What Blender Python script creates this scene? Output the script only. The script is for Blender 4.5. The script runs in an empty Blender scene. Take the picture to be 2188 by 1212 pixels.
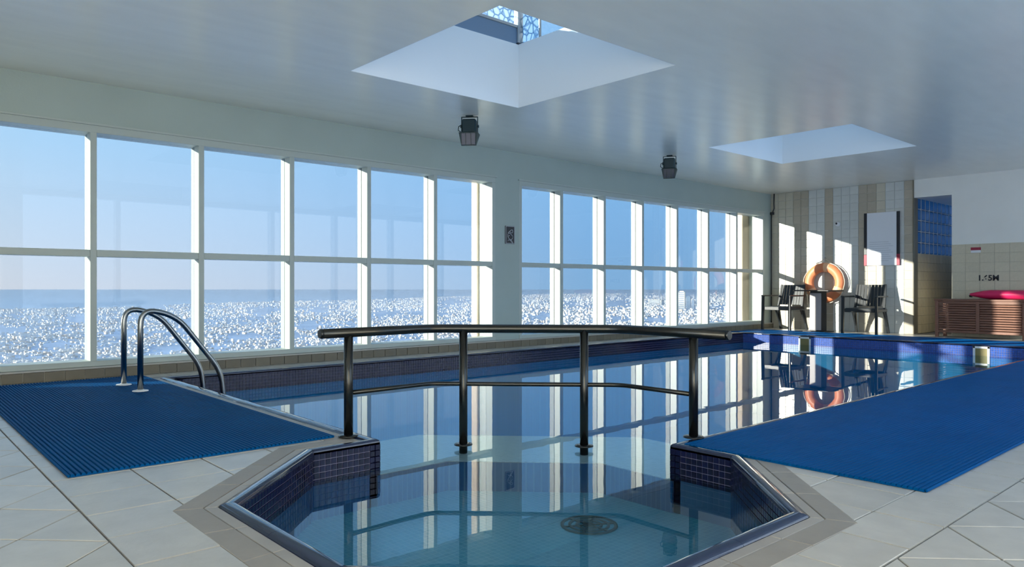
import bpy, math, random
from mathutils import Vector, Matrix
random.seed(7)
S = bpy.context.scene
COL = S.collection
PI = math.pi

# ------------------------------------------------------------------ camera
ANG = math.radians(48.22)                       # the window wall runs 48.22 deg right of the view axis
cam = bpy.data.cameras.new('camera')
cam.sensor_width = 36.0
cam.lens = 1560.0 / 2188.0 * 36.0
cam.shift_y = 6.0 / 2188.0
cam.clip_start = 0.05
cam.clip_end = 90000
camo = bpy.data.objects.new('camera', cam)
camo.location = (0, 0, 0.8)
camo.rotation_euler = (PI / 2, 0, ANG)
COL.objects.link(camo)
S.camera = camo

# ------------------------------------------------------------------ sky, sun, exposure
SUN_DIR = Vector((1.0, 1.72, -0.344)).normalized()      # the way the light travels
w = bpy.data.worlds.new('sky')
S.world = w
w.use_nodes = True
nt = w.node_tree
nt.nodes.clear()
N = nt.nodes.new
out = N('ShaderNodeOutputWorld'); bg = N('ShaderNodeBackground')
tc = N('ShaderNodeTexCoord'); sep = N('ShaderNodeSeparateXYZ')
nt.links.new(tc.outputs['Generated'], sep.inputs[0])
rampA = N('ShaderNodeValToRGB'); rampB = N('ShaderNodeValToRGB')
def ramp(r, stops):
    e = r.color_ramp.elements
    e[0].position, e[0].color = stops[0][0], (*stops[0][1], 1)
    e[1].position, e[1].color = stops[-1][0], (*stops[-1][1], 1)
    for p, c in stops[1:-1]:
        n = e.new(p); n.color = (*c, 1)
ramp(rampA, [(0.0, (.22, .41, .66)), (0.06, (.21, .42, .71)), (0.22, (.23, .49, .84)), (1.0, (.40, .56, .82))])
ramp(rampB, [(0.0, (.66, .67, .73)), (0.05, (.60, .68, .79)), (0.22, (.38, .65, .92)), (1.0, (.42, .58, .83))])
nt.links.new(sep.outputs['Z'], rampA.inputs[0]); nt.links.new(sep.outputs['Z'], rampB.inputs[0])
dot = N('ShaderNodeVectorMath'); dot.operation = 'DOT_PRODUCT'
dot.inputs[1].default_value = (-SUN_DIR.x, -SUN_DIR.y, 0)
nt.links.new(tc.outputs['Generated'], dot.inputs[0])
mr = N('ShaderNodeMapRange'); mr.inputs[1].default_value = -0.30; mr.inputs[2].default_value = 0.50
nt.links.new(dot.outputs['Value'], mr.inputs[0])
mx = N('ShaderNodeMix'); mx.data_type = 'RGBA'
nt.links.new(mr.outputs[0], mx.inputs[0]); nt.links.new(rampA.outputs[0], mx.inputs[6]); nt.links.new(rampB.outputs[0], mx.inputs[7])
# the sky is deepest about a right angle from the sun and pales again opposite to it
rampC = N('ShaderNodeValToRGB')
ramp(rampC, [(0.0, (.64, .68, .72)), (0.08, (.60, .70, .80)), (0.30, (.54, .66, .82)), (1.0, (.40, .56, .82))])
nt.links.new(sep.outputs['Z'], rampC.inputs[0])
mr2 = N('ShaderNodeMapRange'); mr2.inputs[1].default_value = -0.42; mr2.inputs[2].default_value = -0.80
nt.links.new(dot.outputs['Value'], mr2.inputs[0])
mx2 = N('ShaderNodeMix'); mx2.data_type = 'RGBA'
nt.links.new(mr2.outputs[0], mx2.inputs[0]); nt.links.new(mx.outputs[2], mx2.inputs[6]); nt.links.new(rampC.outputs[0], mx2.inputs[7])
nt.links.new(mx2.outputs[2], bg.inputs[0]); bg.inputs[1].default_value = 0.52
nt.links.new(bg.outputs[0], out.inputs[0])

sun = bpy.data.lights.new('sun', 'SUN')
sun.energy = 4.6; sun.angle = math.radians(0.6); sun.color = (1.0, .93, .80)
suno = bpy.data.objects.new('sun', sun)
suno.rotation_euler = SUN_DIR.to_track_quat('-Z', 'Y').to_euler()
suno.location = (-20, -20, 12)
COL.objects.link(suno)

S.view_settings.view_transform = 'Standard'
S.view_settings.look = 'None'
S.view_settings.gamma = 1.0
S.view_settings.exposure = 2.82
S.view_settings.use_curve_mapping = False

# ------------------------------------------------------------------ materials
def mat(name, col, rough=.6, metal=0.0, var=0.0, scale=8.0, bump=0.0, bscale=40.0, spec=.5, stretch=None, coat=0.0):
    m = bpy.data.materials.new(name); m.use_nodes = True
    t = m.node_tree; b = t.nodes['Principled BSDF']
    b.inputs['Base Color'].default_value = (*col, 1)
    b.inputs['Roughness'].default_value = rough
    b.inputs['Metallic'].default_value = metal
    b.inputs['Specular IOR Level'].default_value = spec
    b.inputs['Coat Weight'].default_value = coat
    if var or bump:
        co = t.nodes.new('ShaderNodeTexCoord'); mp = t.nodes.new('ShaderNodeMapping')
        t.links.new(co.outputs['Object'], mp.inputs[0])
        if stretch: mp.inputs['Scale'].default_value = stretch
    if var:
        n = t.nodes.new('ShaderNodeTexNoise'); n.inputs['Scale'].default_value = scale; n.inputs['Detail'].default_value = 5
        t.links.new(mp.outputs[0], n.inputs[0])
        r = t.nodes.new('ShaderNodeValToRGB')
        r.color_ramp.elements[0].position = .3; r.color_ramp.elements[1].position = .7
        r.color_ramp.elements[0].color = (*[max(0, c * (1 - var)) for c in col], 1)
        r.color_ramp.elements[1].color = (*[min(1, c * (1 + var)) for c in col], 1)
        t.links.new(n.outputs[0], r.inputs[0]); t.links.new(r.outputs[0], b.inputs['Base Color'])
    if bump:
        n2 = t.nodes.new('ShaderNodeTexNoise'); n2.inputs['Scale'].default_value = bscale; n2.inputs['Detail'].default_value = 3
        t.links.new(mp.outputs[0], n2.inputs[0])
        bp = t.nodes.new('ShaderNodeBump'); bp.inputs['Strength'].default_value = bump; bp.inputs['Distance'].default_value = .01
        t.links.new(n2.outputs[0], bp.inputs['Height']); t.links.new(bp.outputs[0], b.inputs['Normal'])
    return m

def obj_random(m, amount):
    """shift the value of the base colour a little from object to object"""
    t = m.node_tree; b = t.nodes['Principled BSDF']
    oi = t.nodes.new('ShaderNodeObjectInfo'); hs = t.nodes.new('ShaderNodeHueSaturation')
    r = t.nodes.new('ShaderNodeMapRange'); r.inputs[3].default_value = 1 - amount; r.inputs[4].default_value = 1 + amount
    t.links.new(oi.outputs['Random'], r.inputs[0]); t.links.new(r.outputs[0], hs.inputs['Value'])
    src = b.inputs['Base Color']
    if src.is_linked: t.links.new(src.links[0].from_socket, hs.inputs['Color'])
    else: hs.inputs['Color'].default_value = src.default_value
    t.links.new(hs.outputs[0], b.inputs['Base Color'])
    return m

def thin_glass(name, tint, ior=1.5, rough=0.0, refl=1.0):
    m = bpy.data.materials.new(name); m.use_nodes = True
    t = m.node_tree; t.nodes.clear()
    o = t.nodes.new('ShaderNodeOutputMaterial'); mi = t.nodes.new('ShaderNodeMixShader')
    tr = t.nodes.new('ShaderNodeBsdfTransparent'); tr.inputs[0].default_value = (*tint, 1)
    gl = t.nodes.new('ShaderNodeBsdfGlossy'); gl.inputs['Roughness'].default_value = rough
    fr = t.nodes.new('ShaderNodeFresnel'); fr.inputs[0].default_value = ior
    ge = t.nodes.new('ShaderNodeNewGeometry'); im = t.nodes.new('ShaderNodeMix')      # the same reflectance from both sides of the sheet
    im.inputs[2].default_value = ior; im.inputs[3].default_value = 1.0 / ior
    t.links.new(ge.outputs['Backfacing'], im.inputs[0]); t.links.new(im.outputs[0], fr.inputs[0])
    mu = t.nodes.new('ShaderNodeMath'); mu.operation = 'MULTIPLY'; mu.inputs[1].default_value = refl
    t.links.new(fr.outputs[0], mu.inputs[0]); t.links.new(mu.outputs[0], mi.inputs[0])
    t.links.new(tr.outputs[0], mi.inputs[1]); t.links.new(gl.outputs[0], mi.inputs[2]); t.links.new(mi.outputs[0], o.inputs[0])
    return m

def water_material():
    m = thin_glass('pool_water', (.74, .93, .98), 1.60)
    t = m.node_tree
    gl = [n for n in t.nodes if n.type == 'BSDF_GLOSSY'][0]; fr = [n for n in t.nodes if n.type == 'FRESNEL'][0]
    co = t.nodes.new('ShaderNodeTexCoord'); n = t.nodes.new('ShaderNodeTexNoise')
    n.inputs['Scale'].default_value = 3.0; n.inputs['Detail'].default_value = 2
    t.links.new(co.outputs['Object'], n.inputs[0])
    b = t.nodes.new('ShaderNodeBump'); b.inputs['Strength'].default_value = .02; b.inputs['Distance'].default_value = .02
    t.links.new(n.outputs[0], b.inputs['Height']); t.links.new(b.outputs[0], gl.inputs['Normal']); t.links.new(b.outputs[0], fr.inputs['Normal'])
    return m

def mosaic_material(name, a, b2, mortar, size, rough=.25):
    m = bpy.data.materials.new(name); m.use_nodes = True
    t = m.node_tree; p = t.nodes['Principled BSDF']
    p.inputs['Roughness'].default_value = rough
    co = t.nodes.new('ShaderNodeTexCoord'); br = t.nodes.new('ShaderNodeTexBrick')
    br.offset = 0; br.inputs['Color1'].default_value = (*a, 1); br.inputs['Color2'].default_value = (*b2, 1)
    br.inputs['Mortar'].default_value = (*mortar, 1); br.inputs['Scale'].default_value = 1
    br.inputs['Mortar Size'].default_value = size * .06; br.inputs['Brick Width'].default_value = size; br.inputs['Row Height'].default_value = size
    t.links.new(co.outputs['Object'], br.inputs[0]); t.links.new(br.outputs[0], p.inputs['Base Color'])
    return m

M = {}
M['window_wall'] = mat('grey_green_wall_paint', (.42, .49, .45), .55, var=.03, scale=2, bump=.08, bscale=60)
M['wall'] = mat('white_wall_paint', (.88, .87, .81), .55, var=.03, scale=2, bump=.08, bscale=60)
M['ceiling'] = mat('ceiling_gloss_paint', (.92, .89, .79), .28, var=.03, scale=1.5, bump=.14, bscale=2.5, stretch=(5, 1.2, 1), spec=.7)
M['shaft'] = mat('shaft_paint', (.88, .89, .88), .6)
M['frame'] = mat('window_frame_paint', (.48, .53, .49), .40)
M['fin'] = mat('grey_green_fin_coating', (.27, .32, .32), .5)
M['gasket'] = mat('gasket_rubber', (.05, .05, .05), .6)
M['glass'] = thin_glass('tinted_solar_glass', (.534, .551, .556), 1.45)
M['clear_glass'] = thin_glass('clear_glass', (.985, .99, .985), 1.45)
M['concrete'] = mat('beige_exterior_render', (.72, .60, .46), .8, var=.06, scale=3)
M['grout'] = mat('floor_grout', (.20, .19, .175), .9, var=.1)
M['floor_tile'] = obj_random(mat('limestone_floor_tile', (.50, .47, .42), .30, var=.07, scale=9, bump=.12, bscale=30), .07)
M['coping'] = obj_random(mat('grey_coping_tile', (.30, .27, .235), .5, var=.06, scale=9, bump=.08), .05)
M['coping_light'] = obj_random(mat('light_grey_coping_strip', (.35, .32, .285), .45, var=.06, scale=9), .05)
M['navy'] = mat('navy_glazed_edge', (.012, .02, .055), .12, coat=.5)
M['mosaic'] = obj_random(mat('navy_mosaic', (.005, .006, .032), .15), .35)
M['mosaic_blue'] = mat('blue_mosaic', (.03, .09, .36), .18, var=.25, scale=30)
M['mosaic_grout'] = mat('mosaic_grout', (.20, .19, .27), .8)
M['pool_blue'] = mosaic_material('pool_floor_mosaic', (.006, .27, .55), (.010, .30, .60), (.04, .36, .60), .03)
M['pool_navy'] = mosaic_material('bay_wall_mosaic', (.008, .05, .15), (.012, .07, .19), (.06, .12, .22), .03)
M['pool_teal'] = mosaic_material('shallow_floor_mosaic', (.05, .23, .34), (.07, .26, .38), (.13, .32, .42), .03)
M['ledge'] = mosaic_material('weir_ledge_mosaic', (.36, .39, .42), (.40, .43, .46), (.44, .47, .5), .03)
M['water'] = water_material()
M['mat'] = mat('blue_ribbed_vinyl', (.000, .075, .235), .55, var=.08, scale=3, spec=.04)
M['steel'] = mat('dark_polished_steel', (.30, .31, .31), .22, metal=1.0)
M['steel_rail'] = mat('dark_bronze_rail', (.055, .055, .052), .25, metal=.9)
M['curb_tile'] = obj_random(mat('taupe_curb_tile', (.17, .145, .10), .35, var=.08), .12)
M['curb_cap'] = mat('pale_curb_cap', (.46, .44, .40), .5)
M['tile_tan'] = obj_random(mat('tan_wall_tile', (.50, .44, .34), .25, var=.04, scale=14), .05)
M['tile_pale'] = obj_random(mat('pale_grey_wall_tile', (.66, .67, .63), .22, var=.03, scale=14), .03)
M['tile_cream'] = obj_random(mat('cream_wall_tile', (.62, .57, .45), .25, var=.03, scale=14), .03)
M['tile_grout'] = mat('wall_tile_grout', (.70, .70, .66), .8)
M['tan_tile'] = obj_random(mat('sand_wall_tile', (.64, .57, .42), .4, var=.04, scale=30), .025)
M['tan_grout'] = mat('sand_grout', (.50, .46, .37), .8)
M['dark_grout'] = mat('dark_grout', (.14, .11, .07), .8)
M['passage_tile'] = obj_random(mat('ochre_passage_tile', (.48, .40, .26), .3, var=.06), .08)
M['chair'] = mat('black_resin', (.020, .024, .028), .35)
M['chair_seat'] = mat('charcoal_resin_seat', (.06, .065, .07), .28)
M['table_dark'] = mat('black_table_metal', (.018, .016, .018), .4)
M['table_sunlit'] = mat('painted_sunlit_mauve', (.42, .37, .37), .4)  # sunlit tone of the pedestal front, put into the colour
M['orange'] = mat('orange_lifebuoy_shell', (.80, .26, .11), .45, var=.08, scale=6)
M['orange_band'] = mat('pale_orange_band', (.90, .50, .28), .5)
M['rope'] = mat('cream_rope', (.70, .64, .52), .8)
M['board'] = mat('white_notice_board', (.82, .84, .88), .3)
M['black'] = mat('black_plastic', (.02, .02, .025), .4)
M['red'] = mat('dark_red_plastic', (.35, .03, .06), .5)
M['print'] = mat('pale_grey_print', (.60, .62, .67), .5)
M['white'] = mat('white_plastic', (.80, .80, .80), .35)
M['olive'] = mat('olive_skimmer_flap', (.22, .18, .06), .5)
M['wood'] = obj_random(mat('red_brown_hardwood', (.24, .105, .065), .45, var=.18, scale=5, stretch=(1, 8, 8)), .10)
M['crimson'] = mat('crimson_foam', (.72, .02, .12), .4, var=.05)
M['flood'] = mat('dark_green_cast_metal', (.012, .035, .045), .4, metal=.3)
M['flood_glass'] = mat('dark_lamp_glass', (.008, .025, .06), .08)
M['block'] = None
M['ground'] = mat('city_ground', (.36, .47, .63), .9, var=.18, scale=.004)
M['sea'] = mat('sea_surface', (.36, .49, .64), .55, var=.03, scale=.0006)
M['house'] = mat('white_house_render', (.80, .78, .74), .8)
M['house2'] = mat('sand_house_render', (.66, .56, .46), .8)
M['tower_cream'] = mat('cream_tower_cladding', (.66, .62, .54), .7)
M['tower_grey'] = mat('blue_grey_tower_cladding', (.17, .23, .30), .5)
M['tower_glass'] = mat('tower_window_glass', (.20, .30, .42), .2)
M['alu'] = mat('grey_aluminium_post', (.42, .42, .41), .4, metal=.5)
M['lantern_panel'] = mat('blue_grey_panel', (.16, .24, .34), .3)
M['drain'] = mat('dark_drain_metal', (.03, .06, .07), .5)

def textured_glass():
    m = bpy.data.materials.new('patterned_glass'); m.use_nodes = True
    t = m.node_tree; t.nodes.clear()
    o = t.nodes.new('ShaderNodeOutputMaterial'); mi = t.nodes.new('ShaderNodeMixShader')
    tr = t.nodes.new('ShaderNodeBsdfTransparent'); tl = t.nodes.new('ShaderNodeBsdfTranslucent')
    co = t.nodes.new('ShaderNodeTexCoord'); v = t.nodes.new('ShaderNodeTexVoronoi'); v.feature = 'DISTANCE_TO_EDGE'
    v.inputs['Scale'].default_value = 15
    t.links.new(co.outputs['Object'], v.inputs[0])
    r = t.nodes.new('ShaderNodeValToRGB'); r.color_ramp.elements[0].position = .015; r.color_ramp.elements[1].position = .12
    r.color_ramp.elements[0].color = (.22, .30, .37, 1); r.color_ramp.elements[1].color = (.60, .62, .63, 1)
    t.links.new(v.outputs['Distance'], r.inputs[0]); t.links.new(r.outputs[0], tr.inputs[0]); t.links.new(r.outputs[0], tl.inputs[0])
    mi.inputs[0].default_value = .08
    t.links.new(tr.outputs[0], mi.inputs[1]); t.links.new(tl.outputs[0], mi.inputs[2]); t.links.new(mi.outputs[0], o.inputs[0])
    return m
M['patterned'] = textured_glass()

def block_glass():
    m = bpy.data.materials.new('blue_block_glass'); m.use_nodes = True
    t = m.node_tree; t.nodes.clear()
    o = t.nodes.new('ShaderNodeOutputMaterial'); mi = t.nodes.new('ShaderNodeMixShader'); m2 = t.nodes.new('ShaderNodeMixShader')
    tr = t.nodes.new('ShaderNodeBsdfTransparent'); tr.inputs[0].default_value = (.07, .26, .44, 1)
    tl = t.nodes.new('ShaderNodeBsdfTranslucent'); tl.inputs[0].default_value = (.08, .28, .46, 1)
    gl = t.nodes.new('ShaderNodeBsdfGlossy'); gl.inputs['Roughness'].default_value = .08
    fr = t.nodes.new('ShaderNodeFresnel'); fr.inputs[0].default_value = 1.5
    ge = t.nodes.new('ShaderNodeNewGeometry'); im = t.nodes.new('ShaderNodeMix')      # the same reflectance from both sides of the sheet
    im.inputs[2].default_value = 1.5; im.inputs[3].default_value = 1.0 / 1.5
    t.links.new(ge.outputs['Backfacing'], im.inputs[0]); t.links.new(im.outputs[0], fr.inputs[0])
    m2.inputs[0].default_value = .5
    t.links.new(tr.outputs[0], m2.inputs[1]); t.links.new(tl.outputs[0], m2.inputs[2])
    t.links.new(fr.outputs[0], mi.inputs[0]); t.links.new(m2.outputs[0], mi.inputs[1]); t.links.new(gl.outputs[0], mi.inputs[2]); t.links.new(mi.outputs[0], o.inputs[0])
    return m
M['block'] = block_glass()

# ------------------------------------------------------------------ helpers
class MB:
    def __init__(s): s.v = []; s.f = []; s.sm = []
    def add(s, vs, fs, smooth=False):
        k = len(s.v); s.v += [tuple(p) for p in vs]
        for f in fs: s.f.append(tuple(i + k for i in f)); s.sm.append(smooth)
        return s
    def box(s, a, b, ch=0.0):
        x0, y0, z0 = [min(p, q) for p, q in zip(a, b)]; x1, y1, z1 = [max(p, q) for p, q in zip(a, b)]
        if ch <= 0:
            vs = [(x0, y0, z0), (x1, y0, z0), (x1, y1, z0), (x0, y1, z0), (x0, y0, z1), (x1, y0, z1), (x1, y1, z1), (x0, y1, z1)]
            fs = [(3, 2, 1, 0), (4, 5, 6, 7), (0, 1, 5, 4), (1, 2, 6, 5), (2, 3, 7, 6), (3, 0, 4, 7)]
            return s.add(vs, fs)
        c = min(ch, (x1 - x0) * .45, (y1 - y0) * .45, (z1 - z0) * .45)      # chamfered box
        vs = []; idx = {}
        for ix, X in ((0, x0), (1, x1)):
            for iy, Y in ((0, y0), (1, y1)):
                for iz, Z in ((0, z0), (1, z1)):
                    sx, sy, sz = (1 if ix == 0 else -1), (1 if iy == 0 else -1), (1 if iz == 0 else -1)
                    idx[ix, iy, iz, 0] = len(vs); vs.append((X, Y + sy * c, Z + sz * c))
                    idx[ix, iy, iz, 1] = len(vs); vs.append((X + sx * c, Y, Z + sz * c))
                    idx[ix, iy, iz, 2] = len(vs); vs.append((X + sx * c, Y + sy * c, Z))
        fs = []
        for a_ in (0, 1):
            f = [idx[a_, 0, 0, 0], idx[a_, 1, 0, 0], idx[a_, 1, 1, 0], idx[a_, 0, 1, 0]]; fs.append(f if a_ else f[::-1])
            f = [idx[0, a_, 0, 1], idx[1, a_, 0, 1], idx[1, a_, 1, 1], idx[0, a_, 1, 1]]; fs.append(f[::-1] if a_ else f)
            f = [idx[0, 0, a_, 2], idx[1, 0, a_, 2], idx[1, 1, a_, 2], idx[0, 1, a_, 2]]; fs.append(f if a_ else f[::-1])
        for i in (0, 1):
            for j in (0, 1):
                o = (i == j)
                f = [idx[0, i, j, 1], idx[0, i, j, 2], idx[1, i, j, 2], idx[1, i, j, 1]]; fs.append(f if o else f[::-1])
                f = [idx[i, 0, j, 0], idx[i, 0, j, 2], idx[i, 1, j, 2], idx[i, 1, j, 0]]; fs.append(f[::-1] if o else f)
                f = [idx[i, j, 0, 0], idx[i, j, 0, 1], idx[i, j, 1, 1], idx[i, j, 1, 0]]; fs.append(f if o else f[::-1])
                for k in (0, 1):
                    f = [idx[i, j, k, 0], idx[i, j, k, 1], idx[i, j, k, 2]]; fs.append(f if (i + j + k) % 2 else f[::-1])
        return s.add(vs, fs)
    def obox(s, c, u, v, n, hu, hv, hn):
        """box from a centre and three axes with half sizes"""
        c, u, v, n = Vector(c), Vector(u).normalized(), Vector(v).normalized(), Vector(n).normalized()
        vs = [c + u * a * hu + v * b * hv + n * d * hn for d in (-1, 1) for a, b in ((-1, -1), (1, -1), (1, 1), (-1, 1))]
        return s.add(vs, [(3, 2, 1, 0), (4, 5, 6, 7), (0, 1, 5, 4), (1, 2, 6, 5), (2, 3, 7, 6), (3, 0, 4, 7)])
    def prism(s, poly, z0, z1, ch=0.0):
        n = len(poly)
        if ch > 0:
            top = inset(poly, ch)
            vs = [(x, y, z0) for x, y in poly] + [(x, y, z1 - ch) for x, y in poly] + [(x, y, z1) for x, y in top]
            fs = [tuple(range(n))[::-1], tuple(range(2 * n, 3 * n))]
            for k in (0, n):
                fs += [(k + i, k + (i + 1) % n, k + n + (i + 1) % n, k + n + i) for i in range(n)]
        else:
            vs = [(x, y, z0) for x, y in poly] + [(x, y, z1) for x, y in poly]
            fs = [tuple(range(n))[::-1], tuple(range(n, 2 * n))] + [(i, (i + 1) % n, n + (i + 1) % n, n + i) for i in range(n)]
        return s.add(vs, fs)
    def tube(s, path, r, n=12, caps=True, flat=None):
        path = [Vector(p) for p in path]; m = len(path); rings = []
        rr = r if isinstance(r, (list, tuple)) else [r] * m
        d0 = (path[1] - path[0]).normalized()
        up = Vector((0, 0, 1)) if abs(d0.z) < .9 else Vector((1, 0, 0))
        side = d0.cross(up).normalized()
        for i, p in enumerate(path):
            if i == 0: d = (path[1] - path[0]).normalized()
            elif i == m - 1: d = (path[-1] - path[-2]).normalized()
            else: d = ((path[i + 1] - p).normalized() + (p - path[i - 1]).normalized()).normalized()
            side = (side - d * side.dot(d)).normalized(); up2 = side.cross(d)
            k = 1.0
            if 0 < i < m - 1:
                cs = max(.4, d.dot((path[i + 1] - p).normalized())); k = 1.0 / cs
            ring = []
            for j in range(n):
                a = 2 * PI * j / n
                ring.append(p + side * math.cos(a) * rr[i] * (k if abs(side.z) < .5 else 1) + up2 * math.sin(a) * rr[i] * (flat or 1))
            rings.append(ring)
        k0 = len(s.v); s.v += [tuple(q) for ring in rings for q in ring]
        for i in range(m - 1):
            for j in range(n):
                s.f.append((k0 + i * n + j, k0 + i * n + (j + 1) % n, k0 + (i + 1) * n + (j + 1) % n, k0 + (i + 1) * n + j)); s.sm.append(True)
        if caps:
            s.f.append(tuple(k0 + j for j in range(n))[::-1]); s.sm.append(False)
            s.f.append(tuple(k0 + (m - 1) * n + j for j in range(n))); s.sm.append(False)
        return s
    def lathe(s, prof, n=24, c=(0, 0, 0)):
        k0 = len(s.v); m = len(prof)
        for r, z in prof:
            for j in range(n):
                a = 2 * PI * j / n; s.v.append((c[0] + r * math.cos(a), c[1] + r * math.sin(a), c[2] + z))
        for i in range(m - 1):
            for j in range(n):
                s.f.append((k0 + i * n + j, k0 + i * n + (j + 1) % n, k0 + (i + 1) * n + (j + 1) % n, k0 + (i + 1) * n + j)); s.sm.append(True)
        return s
    def mesh(s, name):
        me = bpy.data.meshes.new(name); me.from_pydata(s.v, [], s.f)
        me.polygons.foreach_set('use_smooth', s.sm); me.update()
        return me
    def build(s, name, m, parent=None):
        return link(name, s.mesh(name), m, parent)

def link(name, me, m, parent=None, loc=None):
    if m is not None and not me.materials: me.materials.append(m)
    o = bpy.data.objects.new(name, me); COL.objects.link(o)
    if parent is not None: o.parent = parent
    if loc: o.location = loc
    return o
def empty(name, loc=(0, 0, 0), rz=0):
    o = bpy.data.objects.new(name, None); COL.objects.link(o); o.location = loc; o.rotation_euler = (0, 0, rz); o.empty_display_size = .2
    return o
def tag(o, label, cat, group=None, kind=None):
    o['label'] = label; o['category'] = cat
    if group: o['group'] = group
    if kind: o['kind'] = kind
    return o
def struct(o, label, cat):
    return tag(o, label, cat, kind='structure')
def stuff(o): o['kind'] = 'stuff'; return o
def copy_tree(o, parent=None):
    c = o.copy(); COL.objects.link(c); c.parent = parent
    for ch in list(o.children): copy_tree(ch, c)
    return c

# ---- plan polygons
def clip(poly, px, py, nx, ny):
    """keep the side where (p - (px,py)) . n >= 0"""
    res = []
    for i in range(len(poly)):
        a, b = poly[i], poly[(i + 1) % len(poly)]
        da = (a[0] - px) * nx + (a[1] - py) * ny; db = (b[0] - px) * nx + (b[1] - py) * ny
        if da >= 0: res.append(a)
        if (da > 0 and db < 0) or (da < 0 and db > 0):
            t = da / (da - db); res.append((a[0] + t * (b[0] - a[0]), a[1] + t * (b[1] - a[1])))
    return res
def area(p): return .5 * sum(p[i][0] * p[(i + 1) % len(p)][1] - p[(i + 1) % len(p)][0] * p[i][1] for i in range(len(p))) if len(p) > 2 else 0
def subtract(poly, hole):
    """convex poly minus convex CCW hole -> list of convex pieces"""
    rest = poly; outp = []
    for i in range(len(hole)):
        a, b = hole[i], hole[(i + 1) % len(hole)]
        nx, ny = b[1] - a[1], -(b[0] - a[0])               # outward
        piece = clip(rest, a[0], a[1], nx, ny)
        if len(piece) > 2 and area(piece) > 1e-5: outp.append(piece)
        rest = clip(rest, a[0], a[1], -nx, -ny)
        if len(rest) < 3: break
    return outp
def sub_all(polys, holes):
    for h in holes: polys = [q for p in polys for q in subtract(p, h)]
    return polys
def offset(poly, d, closed=True):
    """move a CCW outline outwards by d (mitred)"""
    n = len(poly); res = []
    for i in range(n):
        p0, p1, p2 = poly[i - 1], poly[i], poly[(i + 1) % n]
        def nr(a, b):
            l = math.hypot(b[0] - a[0], b[1] - a[1]); return ((b[1] - a[1]) / l, -(b[0] - a[0]) / l)
        n1, n2 = nr(p0, p1), nr(p1, p2)
        k = 1 + n1[0] * n2[0] + n1[1] * n2[1]
        res.append((p1[0] + d * (n1[0] + n2[0]) / k, p1[1] + d * (n1[1] + n2[1]) / k))
    return res
def inset(poly, d): return offset(poly, -d)
def rect(x0, y0, x1, y1): return [(x0, y0), (x1, y0), (x1, y1), (x0, y1)]

# ------------------------------------------------------------------ main measures (metres)
WX = -7.2          # window wall, inner face
FY = 13.15          # far wall
RX = 1.1           # wall on the right, out of view
BY = -2.6          # wall behind the camera
CZ = 2.58          # ceiling
WZ = -0.14         # water level
OC = (-2.26, 2.03) # centre of the octagonal shallow bay
OCT = [(OC[0] + a, OC[1] + b) for a, b in ((-1, -.4), (-.4, -1), (.4, -1), (1, -.4), (1, .4), (.4, 1), (-.4, 1), (-1, .4))]
PX0, PX1, PY0, PY1 = -6.7, -2.2, 2.0, 11.3
RIM = [(-3.26, 2.0), OCT[0], OCT[1], OCT[2], OCT[3], OCT[4], OCT[5], (-2.2, 3.03), (PX1, PY1), (PX0, PY1), (PX0, PY0)]
COPE = .20
OCT_OUT = offset(OCT, COPE)
POOL_OUT = rect(PX0 - COPE, PY0 - COPE, PX1 + COPE, PY1 + COPE)

# ------------------------------------------------------------------ floor
floor_mb = MB()
for p in sub_all([rect(WX - .3, BY - .2, RX + .2, FY + 2.6)], [offset(OCT, .06), rect(PX0 - .06, PY0 - .06, PX1 + .06, PY1 + .06)]):
    floor_mb.prism(p, -.12, -.006)
floor = struct(floor_mb.build('floor', M['grout']), 'pale stone tiled pool deck around the water', 'floor')

TS, G = .30, .0035
F_ = Vector((-math.sin(ANG), math.cos(ANG))); R_ = Vector((math.cos(ANG), math.sin(ANG)))
def proj(x, y, z=0):
    d = x * F_.x + y * F_.y; l = x * R_.x + y * R_.y
    if d < .2: return None
    return 1094 + 1560 * l / d, 612 + 1560 * (.8 - z) / d, d
tiles = []
XB, YB = -.85, .585
def push(poly, regions):
    pieces = []
    for reg in regions:
        q = poly
        for hp in reg: q = clip(q, *hp)
        if len(q) > 2 and area(q) > 2e-4: pieces += sub_all([q], [OCT_OUT, POOL_OUT])
    pieces = [p for p in pieces if area(p) > 3e-4]
    if pieces: tiles.append(pieces)
room = [(WX + .06, 0, 1, 0), (RX, 0, -1, 0), (0, BY, 0, 1), (0, FY, 0, -1)]
i0 = int((WX + 2.88) / TS) - 2
for i in range(i0, i0 + 40):
    for j in range(0, 46):
        x, y = -2.88 + i * TS, YB + j * TS
        if x > XB or y > FY: continue
        push(rect(x + G, y + G, x + TS - G, y + TS - G), [room + [(XB - G, 0, -1, 0)]])
dg = TS * math.sqrt(2)
h = dg / 2 - G * 1.4
for i in range(-24, 36):
    for j in range(-18, 66):
        if (i + j) % 2 == 0: continue
        cx, cy = -2.97 + i * dg / 2, YB + j * dg / 2
        if not (WX - .3 < cx < RX + .3 and BY - .3 < cy < FY + .3): continue
        if cx < XB - .3 and cy > YB + .3: continue
        push([(cx - h, cy), (cx, cy - h), (cx + h, cy), (cx, cy + h)],
             [room + [(0, YB - G, 0, -1)], room + [(0, YB + 1e-4, 0, 1), (XB + G, 0, 1, 0)]])
MATS = {'left': (-7.02, .655, -3.50, 1.86), 'right': (-2.145, 3.08, -1.045, 11.22), 'far': (-7.0, 11.36, -1.3, 12.30)}
def in_view(pieces):
    best = 0
    for p in pieces:
        cx = sum(q[0] for q in p) / len(p); cy = sum(q[1] for q in p) / len(p)
        for x, y in p + [(cx, cy)]:
            if any(a < x < c and b < y < d for a, b, c, d in MATS.values()): continue
            r = proj(x, y)
            if r and -20 < r[0] < 2210 and r[1] < 1240: best = max(best, 1 / r[2])
    return best
ranked = sorted(tiles, key=lambda t: -in_view(t))
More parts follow.
